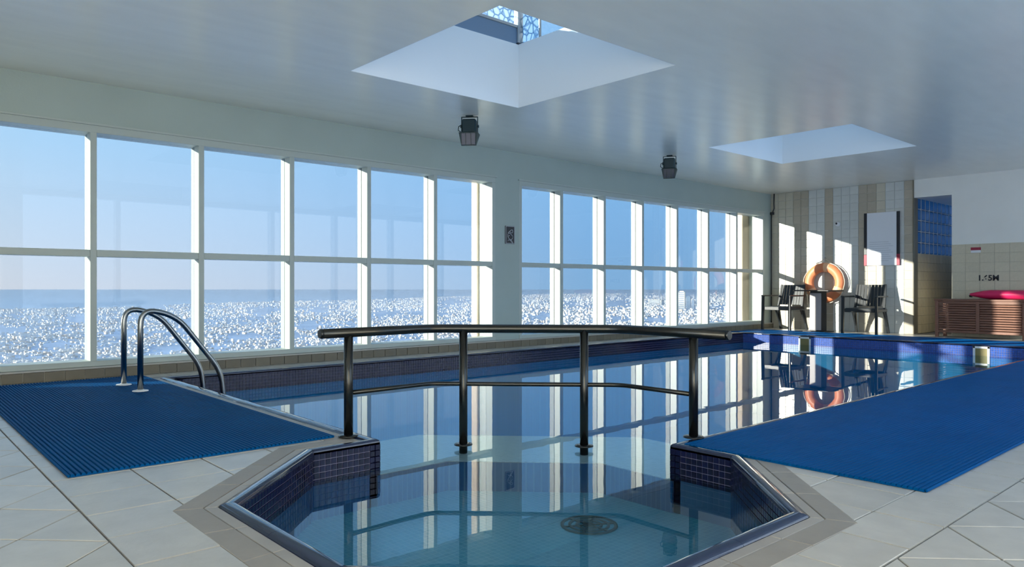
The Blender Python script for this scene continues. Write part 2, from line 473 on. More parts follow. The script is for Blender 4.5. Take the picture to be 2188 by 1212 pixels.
near = [t for t in ranked[:290] if in_view(t) > 0]
rest_mb = MB()
for t in ranked:
    if t in near:
        m = MB()
        for p in t: m.prism(p, -.02, 0, .002 if len(t) == 1 and min(math.hypot(p[i][0] - p[i - 1][0], p[i][1] - p[i - 1][1]) for i in range(len(p))) > .02 else 0)
        dz = random.uniform(-.0008, .0008)
        m.v = [(x, y, z + dz) for x, y, z in m.v]
        m.build('floor_tile', M['floor_tile'], floor)
    else:
        for p in t: rest_mb.prism(p, -.02, 0)
stuff(rest_mb.build('floor_tiling', M['floor_tile'], floor))

# ------------------------------------------------------------------ pool
pool = struct(empty('swimming_pool'), 'indoor pool with navy mosaic rim and octagonal shallow bay', 'pool')
PB = -1.35
b = MB()
b.box((PX0 - .05, PY0 - .05, PB - .1), (PX1 + .05, PY1 + .05, PB))
b.build('pool_floor', M['pool_blue'], pool)
OUTER = [(OC[0] - 1.69, PY0 - .02), (OC[0] - 1.69, OC[1] + .69), (OC[0] - .69, OC[1] + 1.69), (PX1 + .02, OC[1] + 1.69)]
# the shallow octagon and its weir ledge
b = MB(); b.prism(offset(OCT, .02), PB, -.33)
b.build('shallow_floor', M['pool_teal'], pool)
b = MB()
def band(pa, pb, z0, z1):
    for i in range(len(pa) - 1): b.prism([pa[i + 1], pb[i + 1], pb[i], pa[i]], z0, z1)
INNER = [(OCT[7][0], PY0 - .02), OCT[7], OCT[6], (PX1 + .02, OCT[6][1])]
band(INNER, OUTER, PB, -.168)
b.build('weir_ledge', M['ledge'], pool)
b = MB()
band([(INNER[0][0] + .012, INNER[0][1]), (OCT[7][0] + .012, OCT[7][1] - .005), (OCT[6][0] + .005, OCT[6][1] - .012), (INNER[3][0], INNER[3][1] - .012)], INNER, -.34, -.172)
b.build('weir_inner_face', M['pool_navy'], pool)
# basin walls under the rim, each as its own piece
def wall_piece(a, c, z0, z1, t, m, name='basin_wall'):
    l = math.hypot(c[0] - a[0], c[1] - a[1]); nx, ny = (c[1] - a[1]) / l, -(c[0] - a[0]) / l
    q = MB(); q.prism([a, (a[0], a[1]), (c[0], c[1]), (c[0] + nx * t, c[1] + ny * t), (a[0] + nx * t, a[1] + ny * t)][1:][::-1], z0, z1)
    return q.build(name, m, pool)
for i in range(len(RIM)):
    a, c = RIM[i], RIM[(i + 1) % len(RIM)]
    wall_piece(a, c, PB, -.155, .06, M['pool_navy'] if i < 7 else M['pool_blue'])
    wall_piece(a, c, -.155, -.004, .06, M['mosaic_grout'], 'grout_backing')
# mosaic band
MP = .0305
def mosaic_run(a, c, rows=5, z_top=-.012):
    l = math.hypot(c[0] - a[0], c[1] - a[1]); ux, uy = (c[0] - a[0]) / l, (c[1] - a[1]) / l
    n = max(1, round(l / MP)); st = l / n; res = []
    for i in range(n):
        for r in range(rows):
            s_ = (i + .5) * st
            res.append((Vector((a[0] + ux * s_, a[1] + uy * s_, z_top - (r + .5) * MP)), Vector((ux, uy, 0)), st))
    return res
single = []
for k in (6, 0, 4 + 1, 1): pass
runs = {i: mosaic_run(RIM[i], RIM[(i + 1) % len(RIM)], 5) for i in range(len(RIM))}
order = [0, 6, 5, 1]                                   # the faces seen closest
chosen = []
for i in order:
    chosen += [(i, q) for q in runs[i]]
chosen = chosen[:300]
pick = set(id(q[1]) for q in chosen)
def mosaic_mesh(st):
    m = MB(); hu = st / 2 - .0012; hv = MP / 2 - .0012
    m.add([(-hu, 0, -hv), (hu, 0, -hv), (hu, 0, hv), (-hu, 0, hv), (-hu + .0015, .004, -hv + .0015), (hu - .0015, .004, -hv + .0015), (hu - .0015, .004, hv - .0015), (-hu + .0015, .004, hv - .0015)],
          [(5, 4, 7, 6)[::1], (0, 4, 5, 1)[::-1], (1, 5, 6, 2)[::-1], (2, 6, 7, 3)[::-1], (3, 7, 4, 0)[::-1]])
    return m
mm = {}
for i, (p, u, st) in chosen:
    if i not in mm:
        mm[i] = mosaic_mesh(st).mesh('mosaic_tile'); mm[i].materials.append(M['mosaic'])
    o = link('mosaic_tile', mm[i], None, pool, p); o.rotation_euler = (0, 0, math.atan2(u.y, u.x))
for i, run in runs.items():
    m = MB()
    for q in run:
        if id(q) in pick: continue
        p, u, st = q; base = mosaic_mesh(st); a = math.atan2(u.y, u.x); ca, sa = math.cos(a), math.sin(a)
        m.add([(p.x + x * ca - y * sa, p.y + x * sa + y * ca, p.z + z) for x, y, z in base.v], base.f)
    if m.v: stuff(m.build('mosaic_band', M['mosaic_blue'] if i == 8 else M['mosaic'], pool))
# rim: rounded navy edge, light strip, wide grey border, all in short pieces
def rim_pieces(d0, d1, z0, z1, step, name, m, ch, rounded=False, joint=.002):
    A, B = offset(RIM, d0) if d0 else RIM, offset(RIM, d1)
    for i in range(len(RIM)):
        j = (i + 1) % len(RIM)
        l = math.hypot(A[j][0] - A[i][0], A[j][1] - A[i][1]); n = max(1, round(l / step))
        for k in range(n):
            t0, t1 = k / n + (joint / l), (k + 1) / n - (joint / l)
            L = lambda P, Q, t: (P[0] + (Q[0] - P[0]) * t, P[1] + (Q[1] - P[1]) * t)
            a0, a1, b0, b1 = L(A[i], A[j], t0), L(A[i], A[j], t1), L(B[i], B[j], t0), L(B[i], B[j], t1)
            q = MB()
            if rounded:
                prof = [(0, -.014), (0, .000), (.06, .007), (.18, .011), (.40, .012), (.80, .009), (1, .002), (1, z0)]
                vs = []
                for aa, bb in ((a0, b0), (a1, b1)):
                    for t, z in prof: x, y = L(aa, bb, t); vs.append((x, y, z))
                np_ = len(prof)
                q.add(vs, [(r, np_ + r, np_ + r + 1, r + 1)[::-1] for r in range(np_ - 1)], True)
                q.add(vs, [tuple(range(np_))[::-1], tuple(range(np_, 2 * np_))])
            else:
                q.prism([a0, b0, b1, a1], z0, z1, ch)
            q.build(name, m, pool)
rim_pieces(0, .058, -.03, .01, .34, 'rim_edge', M['navy'], 0, True, .0008)
rim_pieces(.062, .105, -.03, .000, .30, 'border_strip', M['coping_light'], .002)
rim_pieces(.108, .200, -.03, .001, .30, 'border_tile', M['coping'], .002)
# skimmer mouths in the far rim
for k, cx in enumerate((-5.60, -3.13)):
    fr = MB()
    for x0, x1, z0, z1 in ((-.10, -.072, -.30, -.012), (.072, .10, -.30, -.012), (-.10, .10, -.040, -.012)):
        fr.box((cx + x0, PY1 - .012, z0), (cx + x1, PY1 + .004, z1), .002)
    sk = fr.build('skimmer_frame', M['white'], pool)
    MB().box((cx - .072, PY1 - .006, -.30), (cx + .072, PY1 + .002, -.04)).build('skimmer_flap', M['olive'], sk)
# drain on the shallow floor
dc = (-2.33, 2.57, -.33)
dr = MB()
for r0, r1 in ((.135, .120), (.098, .086), (.064, .052), (.030, .0)):
    dr.lathe([(r0, .0), (r0, .006), (max(r1, .001), .006), (max(r1, .001), .0)], 28, dc)
dro = dr.build('floor_drain', M['drain'], pool)
sp = MB()
for a in range(6):
    an = a * PI / 3
    sp.obox((dc[0] + .07 * math.cos(an), dc[1] + .07 * math.sin(an), dc[2] + .003), (math.cos(an), math.sin(an), 0), (-math.sin(an), math.cos(an), 0), (0, 0, 1), .06, .006, .003)
sp.build('drain_spokes', M['drain'], dro)
# water
wm = MB()
wm.add([(x, y, WZ) for x, y in [RIM[i] for i in range(len(RIM))]], [tuple(range(len(RIM)))])
tag(wm.build('pool_water', M['water']), 'still clear blue water filling the pool', 'water', kind='stuff')

# ------------------------------------------------------------------ mats
def ribbed_mat(name, x0, y0, x1, y1, along, label, pitch=.0205, th=.012):
    root = empty(name, (x0, y0, .001)); tag(root, label, 'mat', 'blue ribbed deck mats')
    w_, l_ = (y1 - y0, x1 - x0) if along == 'x' else (x1 - x0, y1 - y0)
    n = int(w_ / pitch); p = w_ / n
    prof = []
    for i in range(n):
        a = i * p
        prof += [(a, .004), (a + .14 * p, th), (a + .68 * p, th), (a + .82 * p, .004)]
    prof.append((w_, .004))
    q = MB()
    k = len(prof); vs = []
    for s_ in (0, l_):
        for c, z in prof: vs.append((s_, c, z) if along == 'x' else (c, s_, z))
    fs = [((i, k + i, k + i + 1, i + 1) if along == 'x' else (i, i + 1, k + i + 1, k + i)) for i in range(k - 1)]
    q.add(vs, fs)
    for s_ in (0, l_):                                   # closed ends
        vs = []; fs = []
        for c, z in prof: vs += [((s_, c, 0) if along == 'x' else (c, s_, 0)), ((s_, c, z) if along == 'x' else (c, s_, z))]
        fs = [(2 * i, 2 * i + 1, 2 * i + 3, 2 * i + 2) for i in range(k - 1)]
        q.add(vs, fs)
    q.build('ribbed_sheet', M['mat'], root)
    e = MB(); t = .010
    X, Y = x1 - x0, y1 - y0
    if along == 'x':
        e.box((0, -t, 0), (X, 0, th), .003); e.build('edge_strip', M['mat'], root)
        e = MB(); e.box((0, Y, 0), (X, Y + t, th), .003); e.build('edge_strip', M['mat'], root)
    else:
        e.box((-t, 0, 0), (0, Y, th), .003); e.build('edge_strip', M['mat'], root)
        e = MB(); e.box((X, 0, 0), (X + t, Y, th), .003); e.build('edge_strip', M['mat'], root)
    return root
ribbed_mat('deck_mat', *MATS['left'], 'x', 'blue ribbed mat lying under the pool ladder handrails')
ribbed_mat('deck_mat', *MATS['right'], 'y', 'long blue ribbed mat running along the pool side away from windows')
ribbed_mat('deck_mat', *MATS['far'], 'x', 'blue ribbed mat across the far pool end before the chairs')

# ------------------------------------------------------------------ window wall
HEAD, SILL = 2.22, .10
TR0, TR1 = 1.06, 1.12
GX = WX - .12                                            # glass plane
OX = WX - .22                                            # outer edge of the fins
WY0, WY1, WY2, WY3 = -.40, 6.14, 6.56, 12.90              # window 1, pier, window 2
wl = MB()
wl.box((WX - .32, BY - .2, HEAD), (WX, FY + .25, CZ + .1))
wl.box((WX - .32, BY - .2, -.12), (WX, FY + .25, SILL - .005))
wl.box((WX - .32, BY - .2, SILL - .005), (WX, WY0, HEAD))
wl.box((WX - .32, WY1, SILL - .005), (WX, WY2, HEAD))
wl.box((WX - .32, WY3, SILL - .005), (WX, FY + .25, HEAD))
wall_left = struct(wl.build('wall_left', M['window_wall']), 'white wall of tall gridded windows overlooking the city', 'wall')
def window(name, y0, y1, mull, label):
    root = struct(empty(name, (0, 0, 0)), label, 'window')
    def part(nm, a, c, m=M['frame'], par=root, ch=.003): q = MB(); q.box(a, c, ch); return q.build(nm, m, par)
    part('head_frame', (OX, y0, HEAD - .075), (WX + .004, y1, HEAD))
    part('head_trim', (WX - .01, y0 - .02, HEAD - .012), (WX + .022, y1 + .02, HEAD + .006), ch=.002)
    part('sill_frame', (OX, y0, SILL), (WX + .012, y1, SILL + .048))
    part('side_jamb', (OX, y0, SILL + .048), (WX + .003, y0 + .05, HEAD - .075))
    part('side_jamb', (OX, y1 - .05, SILL + .048), (WX + .003, y1, HEAD - .075))
    for y in mull:
        part('mullion', (GX, y - .026, SILL + .03), (WX + .002, y + .026, HEAD - .05))
        part('outer_fin', (OX, y - .024, SILL + .03), (GX - .012, y + .024, HEAD - .05), M['fin'])
        part('gasket', (GX - .012, y - .018, SILL + .04), (GX, y + .018, HEAD - .06), M['gasket'], ch=0)
    ys = [y0 + .05] + list(mull) + [y1 - .05]
    for i in range(len(ys) - 1):
        a = ys[i] + (.026 if i else 0); c = ys[i + 1] - (.026 if i < len(ys) - 2 else 0)
        part('transom', (GX - .01, a, TR0), (WX - .002, c, TR1))
        for z0, z1 in ((SILL + .048, TR0), (TR1, HEAD - .075)):
            pn = part('pane', (GX - .004, a, z0), (GX + .0, c, z1), M['glass'], ch=0)
    return root
mull1 = [1.525 + .917 * k for k in range(-2, 5)]
mull2 = [7.375 + .912 * k for k in range(0, 6)]
window('window_1', WY0, WY1, mull1, 'long gridded window nearest the pool ladder')
window('window_2', WY2, WY3, mull2, 'long gridded window nearest the chairs')
# beige piers standing outside the glass
for y0, y1 in ((WY1 - .03, WY2 + .03), (WY3 - .22, FY + .25)):
    p = MB(); p.box((WX - (.46 if y0 < 8 else .62), y0, -1.0), (WX - .33, y1, 3.2), .01); o = p.build('trim_%d' % (1 if y0 < 8 else 2), M['concrete'])
    struct(o, 'beige rendered pier outside the window %s' % ('beside the middle wall section' if y0 < 8 else 'at the far corner'), 'pier')
# low tiled kerb under the windows
kerb = MB(); kerb.box((WX, BY, -.005), (WX + .045, FY, .084))
kerb = struct(kerb.build('baseboard_left', M['tile_grout']), 'low taupe tiled kerb running under the windows', 'kerb')
q = MB(); q.box((0, -.0725, 0), (.012, .0725, .082), .002); km = q.mesh('kerb_tile'); km.materials.append(M['curb_tile'])
y = -.35
while y < FY - .1:
    link('kerb_tile', km, None, kerb, (WX + .045, y + .075, .001)); y += .15
c = MB(); c.box((WX, BY, .084), (WX + .060, FY, .099), .003); c.build('kerb_cap', M['curb_cap'], kerb)

# ------------------------------------------------------------------ ceiling with two seen lanterns and four added ones
SK = [(-5.39, 3.02, -3.50, 4.90), (-5.30, 8.10, -3.48, 10.00), (-5.39, -2.10, -3.50, -.22), (-.92, -2.10, .95, -.22), (-.92, 3.02, .95, 4.90), (-.92, 8.10, .95, 10.00)]  # last four are unseen, added to let in more daylight
SKL = ['nearest above the pool rail', 'above the far pool half', 'added over the deck left behind the viewer', 'added over the deck right behind the viewer', 'added over the deck beside the long mat', 'added over the deck near the cabinet']
cm = MB()
for p in sub_all([rect(WX - .3, BY - .2, RX + .2, FY + .25)], [rect(*s_) for s_ in SK]): cm.prism(p, CZ, CZ + .12)
ceiling = struct(cm.build('ceiling', M['ceiling']), 'glossy white painted ceiling with square skylights', 'ceiling')
for n_, (x0, y0, x1, y1) in enumerate(SK):
    root = struct(empty('window_%d' % (n_ + 6), (0, 0, 0)), 'square skylight shaft ' + SKL[n_], 'skylight')
    z1 = 3.21
    e_ = .005
    for a, c in (((x0 - .1, y0 - .1), (x0 + e_, y1 + .1)), ((x1 - e_, y0 - .1), (x1 + .1, y1 + .1)), ((x0, y0 - .1), (x1, y0 + e_)), ((x0, y1 - e_), (x1, y1 + .1))):
        q = MB(); q.box((*a, CZ + .0005), (*c, z1)); q.build('shaft_wall', M['shaft'], root)
    zt = z1 + .75
    for x in (x0 - .03, x1 + .03):
        for y in (y0 - .03, y1 + .03):
            q = MB(); q.box((x - .035, y - .035, z1), (x + .035, y + .035, zt), .006); q.build('corner_post', M['alu'], root)
            q = MB(); q.box((x - .045, y - .045, z1 - .001), (x + .045, y + .045, z1 + .02), .003); q.build('post_foot', M['black'], root)
    for x in (x0 - .03, x1 + .03):
        q = MB(); q.box((x - .015, y0, z1), (x + .015, y1, z1 + .17)); q.build('side_panel', M['lantern_panel'], root)
        q = MB(); q.box((x - .025, y0, z1 + .17), (x + .025, y1, z1 + .20), .004); q.build('rail_bar', M['alu'], root)
        q = MB(); q.box((x - .004, y0, z1 + .20), (x + .004, y1, zt)); q.build('pane', M['patterned'], root)
    for y in (y0 - .03, y1 + .03):
        xm = x0 + .28
        if y < y0:                                       # unseen solid upstand added sunward to keep sun off the shaft
            q = MB(); q.box((x0, y - .02, z1), (x1, y + .02, z1 + .45)); q.build('side_panel', M['lantern_panel'], root)
        q = MB(); q.box((x0, y - .004, z1), (xm, y + .004, zt)); q.build('pane', M['patterned'], root)
        q = MB(); q.box((xm, y - .004, z1), (x1, y + .004, zt)); q.build('pane', M['glass'], root)
        q = MB(); q.box((xm - .008, y - .012, z1), (xm + .008, y + .012, zt), .002); q.build('glazing_bar', M['alu'], root)
    q = MB(); q.box((x0 - .06, y0 - .06, zt), (x1 + .06, y1 + .06, zt + .012)); q.build('roof_pane', M['patterned'], root)

# ------------------------------------------------------------------ far wall, passage, right and back walls
TX1 = -4.63        # end of the tiled far wall
DX1 = -4.06        # right side of the passage opening
fw = MB(); fw.box((WX - .3, FY + .010, -.12), (TX1, FY + .16, CZ + .1))
wall_far = struct(fw.build('wall_far', M['tile_grout']), 'far wall tiled in tan and pale grey stripes', 'wall')
cols = [2, 2, 2, 0, 0, 1, 1, 0, 1, 1, 1, 0, 0, 2, 1, 1, 0]
cw = (TX1 - WX) / 17.0; rh = CZ / 17.0
tm = {}
for k, key in enumerate(('tile_tan', 'tile_pale', 'tile_cream')):
    q = MB(); q.box((-cw / 2 + .0022, -.002, -rh / 2 + .0022), (cw / 2 - .0022, .010, rh / 2 - .0022), .0018)
    tm[k] = q.mesh('wall_tile'); tm[k].materials.append(M[key])
for i in range(17):
    for j in range(17):
        link('wall_tile', tm[cols[i]], None, wall_far, (WX + (i + .5) * cw, FY + .001, (j + .5) * rh))
q = MB(); q.box((TX1 - .012, FY - .012, 0), (TX1 + .006, FY + .17, CZ), .003); q.build('corner_bead', M['curb_tile'], wall_far)
# passage: tiled flank with the glass block panel above
PY = 15.7
fl = MB(); fl.box((TX1 - .12, FY + .16, -.12), (TX1 - .012, PY, 1.355))
fl.box((TX1 - .12, FY + .16, 2.305), (TX1 - .012, PY, CZ + .1))
flank = struct(fl.build('wall_passage', M['dark_grout']), 'ochre tiled side of the passage below the blue glass blocks', 'wall')
q = MB(); q.box((-.012, -.0735, -.0735), (0, .0735, .0735), .002); pm = q.mesh('passage_tile'); pm.materials.append(M['passage_tile'])
for i in range(15):
    for j in range(9):
        link('wall_tile', pm, None, flank, (TX1, FY + .245 + i * .151, .076 + j * .1505))
bp = struct(empty('window_5', (TX1 - .06, FY + .2, 1.356)), 'panel of blue glass blocks beside the passage opening', 'glass blocks')
BW, BH = .196, .1895
q = MB(); q.box((-.04, -BW / 2 + .006, -BH / 2 + .006), (.04, BW / 2 - .006, BH / 2 - .006), .014); bm_ = q.mesh('glass_block'); bm_.materials.append(M['block'])
for i in range(11):
    for j in range(5):
        link('glass_block', bm_, None, bp, (0, (i + .5) * BW, (j + .5) * BH))
for i in range(12): q = MB(); q.box((-.03, i * BW - .005, 0), (.042, i * BW + .005, 5 * BH)); q.build('mortar_bar', M['tile_pale'], bp)
for j in range(6): q = MB(); q.box((-.03, 0, j * BH - .005), (.040, 11 * BW, j * BH + .005)); q.build('mortar_bar', M['tile_pale'], bp)
pw = MB()
pw.box((TX1 - .12, PY, -.12), (DX1 + .1, PY + .1, CZ + .1))
pw.box((DX1, FY + .16, -.12), (DX1 + .1, PY, CZ + .1))
pw.box((TX1 - .12, FY + .16, 2.29), (DX1, PY, 2.30))
struct(pw.build('wall_passage_end', M['wall']), 'plain end and right side of the passage', 'wall')
ww = MB()
ww.box((DX1, FY, -.12), (RX + .2, FY + .16, CZ + .1))
ww.box((TX1 + .006, FY, 2.28), (DX1, FY + .16, CZ + .1))
wall_white = struct(ww.build('wall_far_plain', M['wall']), 'white upper wall with sand tiles below beside the passage', 'wall')
sg = MB(); sg.box((DX1, FY - .006, 0), (-1.0, FY, 1.468)); sg.build('tile_backing', M['tan_grout'], wall_white)
q = MB(); q.box((-.0985, -.004, -.0725), (.0985, .004, .0725), .0015); sm_ = q.mesh('sand_tile'); sm_.materials.append(M['tan_tile'])
for i in range(14):
    for j in range(10):
        link('wall_tile', sm_, None, wall_white, (DX1 + .1 + i * .2, FY - .008, .0735 + j * .147))
# painted depth marking on the tiles
def lettering(txt, size, loc, m, parent, name):
    cu = bpy.data.curves.new('lettering', 'FONT'); cu.body = txt; cu.size = size; cu.extrude = .0015; cu.offset = .004; cu.align_x = 'CENTER'
    to = bpy.data.objects.new('lettering', cu); COL.objects.link(to)
    bpy.context.view_layer.update()
    me = bpy.data.meshes.new_from_object(to.evaluated_get(bpy.context.evaluated_depsgraph_get()))
    bpy.data.objects.remove(to)
    o = link(name, me, m, parent, loc); o.rotation_euler = (PI / 2, 0, 0)
    return o
lettering('1.65M', .118, (-3.545, FY - .0135, .892), M['black'], wall_white, 'depth_marking')['label'] = 'black depth marking painted on the sand tiles'
sgn = tag(empty('small_sign', (-3.715, FY - .013, 1.33)), 'small red and white sign on the sand tiles above the cabinet', 'sign')
q = MB(); q.box((-.07, -.006, .04), (.07, 0, .085), .001); q.build('red_half', M['red'], sgn)
q = MB(); q.box((-.07, -.006, 0), (.07, 0, .04), .001); q.build('white_half', M['white'], sgn)
SX, SY = RX, 2.0       # beyond SY the unseen side wall has glazing added for daylight
rw = MB()
rw.box((RX, BY - .2, -.12), (RX + .2, SY + .2, CZ + .1))
rw.box((SX, SY + .2, -.12), (SX + .2, FY, .12)); rw.box((SX, SY + .2, 2.48), (SX + .2, FY, CZ + .1))
side_y = [SY + .2 + (FY - SY - .2) * k / 7 for k in range(8)]
for yy in side_y[1:-1]: rw.box((SX, yy - .04, .12), (SX + .2, yy + .04, 2.48))
wall_right = struct(rw.build('wall_right', M['wall']), 'white wall with added windows opposite the city view', 'wall')
for k in range(7):
    q = MB(); q.box((SX + .1, side_y[k] + (.04 if k else 0), .12), (SX + .106, side_y[k + 1] - (.04 if k < 6 else 0), 2.48)); q.build('pane', M['clear_glass'], wall_right)
bw = MB(); bw.box((WX - .3, BY - .2, -.12), (-1.6, BY, CZ + .1))
bw.box((-1.6, BY - .2, -.12), (RX, BY, .12)); bw.box((-1.6, BY - .2, 2.4), (RX, BY, CZ + .1))  # unseen window opening added here so warm sun bounces into the room
for xx in (0.0,): bw.box((xx - .04, BY - .2, .12), (xx + .04, BY, 2.4))
wall_back = struct(bw.build('wall_back', M['wall']), 'white wall with added windows behind the viewer', 'wall')
for x0, x1 in ((-1.6, -.04), (.04, RX)):
    q = MB(); q.box((x0, BY - .1, .12), (x1, BY - .094, 2.4)); q.build('pane', M['clear_glass'], wall_back)

# ------------------------------------------------------------------ outside: land, sea, city
GZ = -200.0
def ground_pt(u, v):
    d = 1560 * (.8 - GZ) / (v - 612); l = d * (u - 1094) / 1560
    return (d * F_.x + l * R_.x, d * F_.y + l * R_.y)
coast = [(-900, 668), (-300, 664), (0, 661), (250, 657), (450, 648), (620, 644), (800, 640), (950, 634), (1100, 630), (1250, 627), (1500, 625.6), (1900, 625.2), (2600, 625.2)]
se = MB()
far_arc = [ground_pt(u, 621.5) for u in range(-2400, 4200, 300)]
near_arc = [ground_pt(u, 900) for u in (-2400, 0, 1500, 2800, 4200)]
seapoly = far_arc + near_arc[::-1]
se.add([(x, y, GZ - 2) for x, y in seapoly], [tuple(range(len(seapoly)))[::-1]])
tag(se.build('sea', M['sea']), 'hazy blue sea along the horizon', 'sea', kind='stuff')
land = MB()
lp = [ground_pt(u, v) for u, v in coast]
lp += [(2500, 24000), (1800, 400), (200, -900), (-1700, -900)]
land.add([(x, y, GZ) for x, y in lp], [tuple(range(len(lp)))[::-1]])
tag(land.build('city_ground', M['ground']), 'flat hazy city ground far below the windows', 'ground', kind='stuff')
def coast_v(u):
    for i in range(len(coast) - 1):
        if coast[i][0] <= u <= coast[i + 1][0]:
            t = (u - coast[i][0]) / (coast[i + 1][0] - coast[i][0]); return coast[i][1] + t * (coast[i + 1][1] - coast[i][1])
    return 626
city = MB(); city2 = MB()
rnd = random.Random(3)
def house(mb, x, y, w_, d_, h_, a):
    ca, sa = math.cos(a), math.sin(a)
    c4 = [(x + sx * w_ * ca - sy * d_ * sa, y + sx * w_ * sa + sy * d_ * ca) for sx, sy in ((-.5, -.5), (.5, -.5), (.5, .5), (-.5, .5))]
    k = len(mb.v); mb.v += [(*p, GZ) for p in c4] + [(*p, GZ + h_) for p in c4]
    for f in ((4, 5, 6, 7), (0, 1, 5, 4), (1, 2, 6, 5), (2, 3, 7, 6), (3, 0, 4, 7)): mb.f.append(tuple(i + k for i in f)); mb.sm.append(False)
n = 0
while n < 30000:
    u = rnd.uniform(-250, 1680); vt = coast_v(u) + 1.2
    v = vt + (rnd.random() ** 1.7) * (840 - vt) * (1.0 if u < 700 else .62)
    blob = math.sin(u * .021 + v * .13) + math.sin(u * .006 - v * .21 + 2) + math.sin(u * .05 + v * .05)
    if blob < rnd.uniform(-2.2, 1.5): continue
    x, y = ground_pt(u, v)
    dist = math.hypot(x, y)
    s_ = min(1.0, .30 + dist / 14000.0) * rnd.uniform(.6, 1.3)
    if u > 1100: s_ *= 1.35
    house(city2 if rnd.random() < .25 else city, x, y, rnd.uniform(9, 22) * s_, rnd.uniform(9, 18) * s_, rnd.uniform(5, 13) * s_ * (1.6 if rnd.random() < .12 else 1), rnd.uniform(-.5, .5))
    n += 1
nw = len(city.f)
city.add(city2.v, city2.f)
co_ = tag(city.build('city_houses', M['house']), 'countless tiny white and sand coloured houses below the windows', 'houses', kind='stuff')
co_.data.materials.append(M['house2'])
co_.data.polygons.foreach_set('material_index', [0 if k < nw else 1 for k in range(len(city.f))])
def tower(u0, u1, vb, vt, m, label, name='tower_block', floors=9):
    um = (u0 + u1) / 2; x, y = ground_pt(um, vb); d = x * F_.x + y * F_.y
    w_ = (u1 - u0) * d / 1560; h_ = (vb - vt) * d / 1560
    root = tag(empty(name, (x, y, GZ), .45), label, 'building', 'towers in the city')
    q = MB(); q.box((-w_ / 2, -w_ / 2, 0), (w_ / 2, w_ / 2, h_)); q.build('tower_body', m, root)
    q = MB(); q.box((-w_ * .3, -w_ * .3, h_), (w_ * .3, w_ * .3, h_ * 1.06)); q.build('roof_plant', m, root)
    for k in range(floors):
        z = h_ * (k + .6) / floors
        q = MB(); q.box((-w_ * .42, -w_ / 2 - .6, z - h_ / floors * .2), (w_ * .42, -w_ / 2, z + h_ / floors * .15)); q.build('window_band', M['tower_glass'], root)
tower(1450, 1464, 662, 624, M['tower_cream'], 'tall cream tower standing out in the city')
tower(1467, 1476, 661, 634, M['tower_grey'], 'blue grey tower right beside the tall cream one')
tower(1478, 1484, 664, 642, M['tower_grey'], 'slim blue grey tower, shortest of the three together')
tower(1388, 1416, 652, 641, M['tower_cream'], 'broad low white block left of the towers', 'city_block', 4)
tower(1548, 1560, 690, 655, M['tower_cream'], 'white block seen near the far end of the windows', 'city_block', 6)

# low haze lying over city and sea
hz = MB()
hp = [far_arc[0], ground_pt(-2400, 3200), ground_pt(4200, 3200), far_arc[-1]]
hz.prism(hp, GZ - 5, -130.0)
hm = bpy.data.materials.new('low_haze'); hm.use_nodes = True
t = hm.node_tree; t.nodes.clear()
ho = t.nodes.new('ShaderNodeOutputMaterial'); hs_ = t.nodes.new('ShaderNodeVolumeScatter'); ha = t.nodes.new('ShaderNodeVolumeAbsorption'); hadd = t.nodes.new('ShaderNodeAddShader')
for n_ in (hs_, ha): n_.inputs['Color'].default_value = (.31, .43, .60, 1); n_.inputs['Density'].default_value = 2.6e-4
hs_.inputs['Anisotropy'].default_value = .2
t.links.new(hs_.outputs[0], hadd.inputs[0]); t.links.new(ha.outputs[0], hadd.inputs[1]); t.links.new(hadd.outputs[0], ho.inputs['Volume'])
tag(hz.build('haze', hm), 'thin blue haze lying low over the city', 'haze', kind='stuff')

# ------------------------------------------------------------------ pool ladder handrails
def arc_pts(pts, r, n=6):
    """round the inner corners of a polyline"""
    pts = [Vector(p) for p in pts]; res = [pts[0]]
    for i in range(1, len(pts) - 1):
        a, p, c = pts[i - 1], pts[i], pts[i + 1]; rr = r[i - 1] if isinstance(r, (list, tuple)) else r
        d1 = (a - p).normalized(); d2 = (c - p).normalized()
        t = min(rr, (a - p).length * .49 if i > 1 else (a - p).length * .95, (c - p).length * .49 if i < len(pts) - 2 else (c - p).length * .95)
        s_, e_ = p + d1 * t, p + d2 * t
        for k in range(n + 1):
            q = k / n; res.append(s_ * (1 - q) ** 2 + p * 2 * q * (1 - q) + e_ * q * q)
    res.append(pts[-1]); return res
lad = tag(empty('pool_ladder', (-6.17, 1.57, .0145)), 'pair of bent dark steel ladder handrails at the pool corner', 'pool ladder')
for x in (-.23, .23):
    path = arc_pts([(x, 0, 0), (x, .0, .625), (x, .26, .555), (x, .60, .10), (x, .655, -.55)], [.28, .12, .12], 7)
    q = MB(); q.tube(path, .021, 14); hr = q.build('handrail', M['steel'], lad)
    q = MB(); q.lathe([(.0, .012), (.024, .012), (.030, .008), (.055, .004), (.056, -.001)], 24, (x, 0, .001)); q.build('flange', M['white'], hr)
for k in range(3):
    q = MB(); q.box((-.23, .60, -.30 - k * .25 + .1), (.23, .68, -.27 - k * .25 + .1), .006); q.build('step', M['steel'], lad)

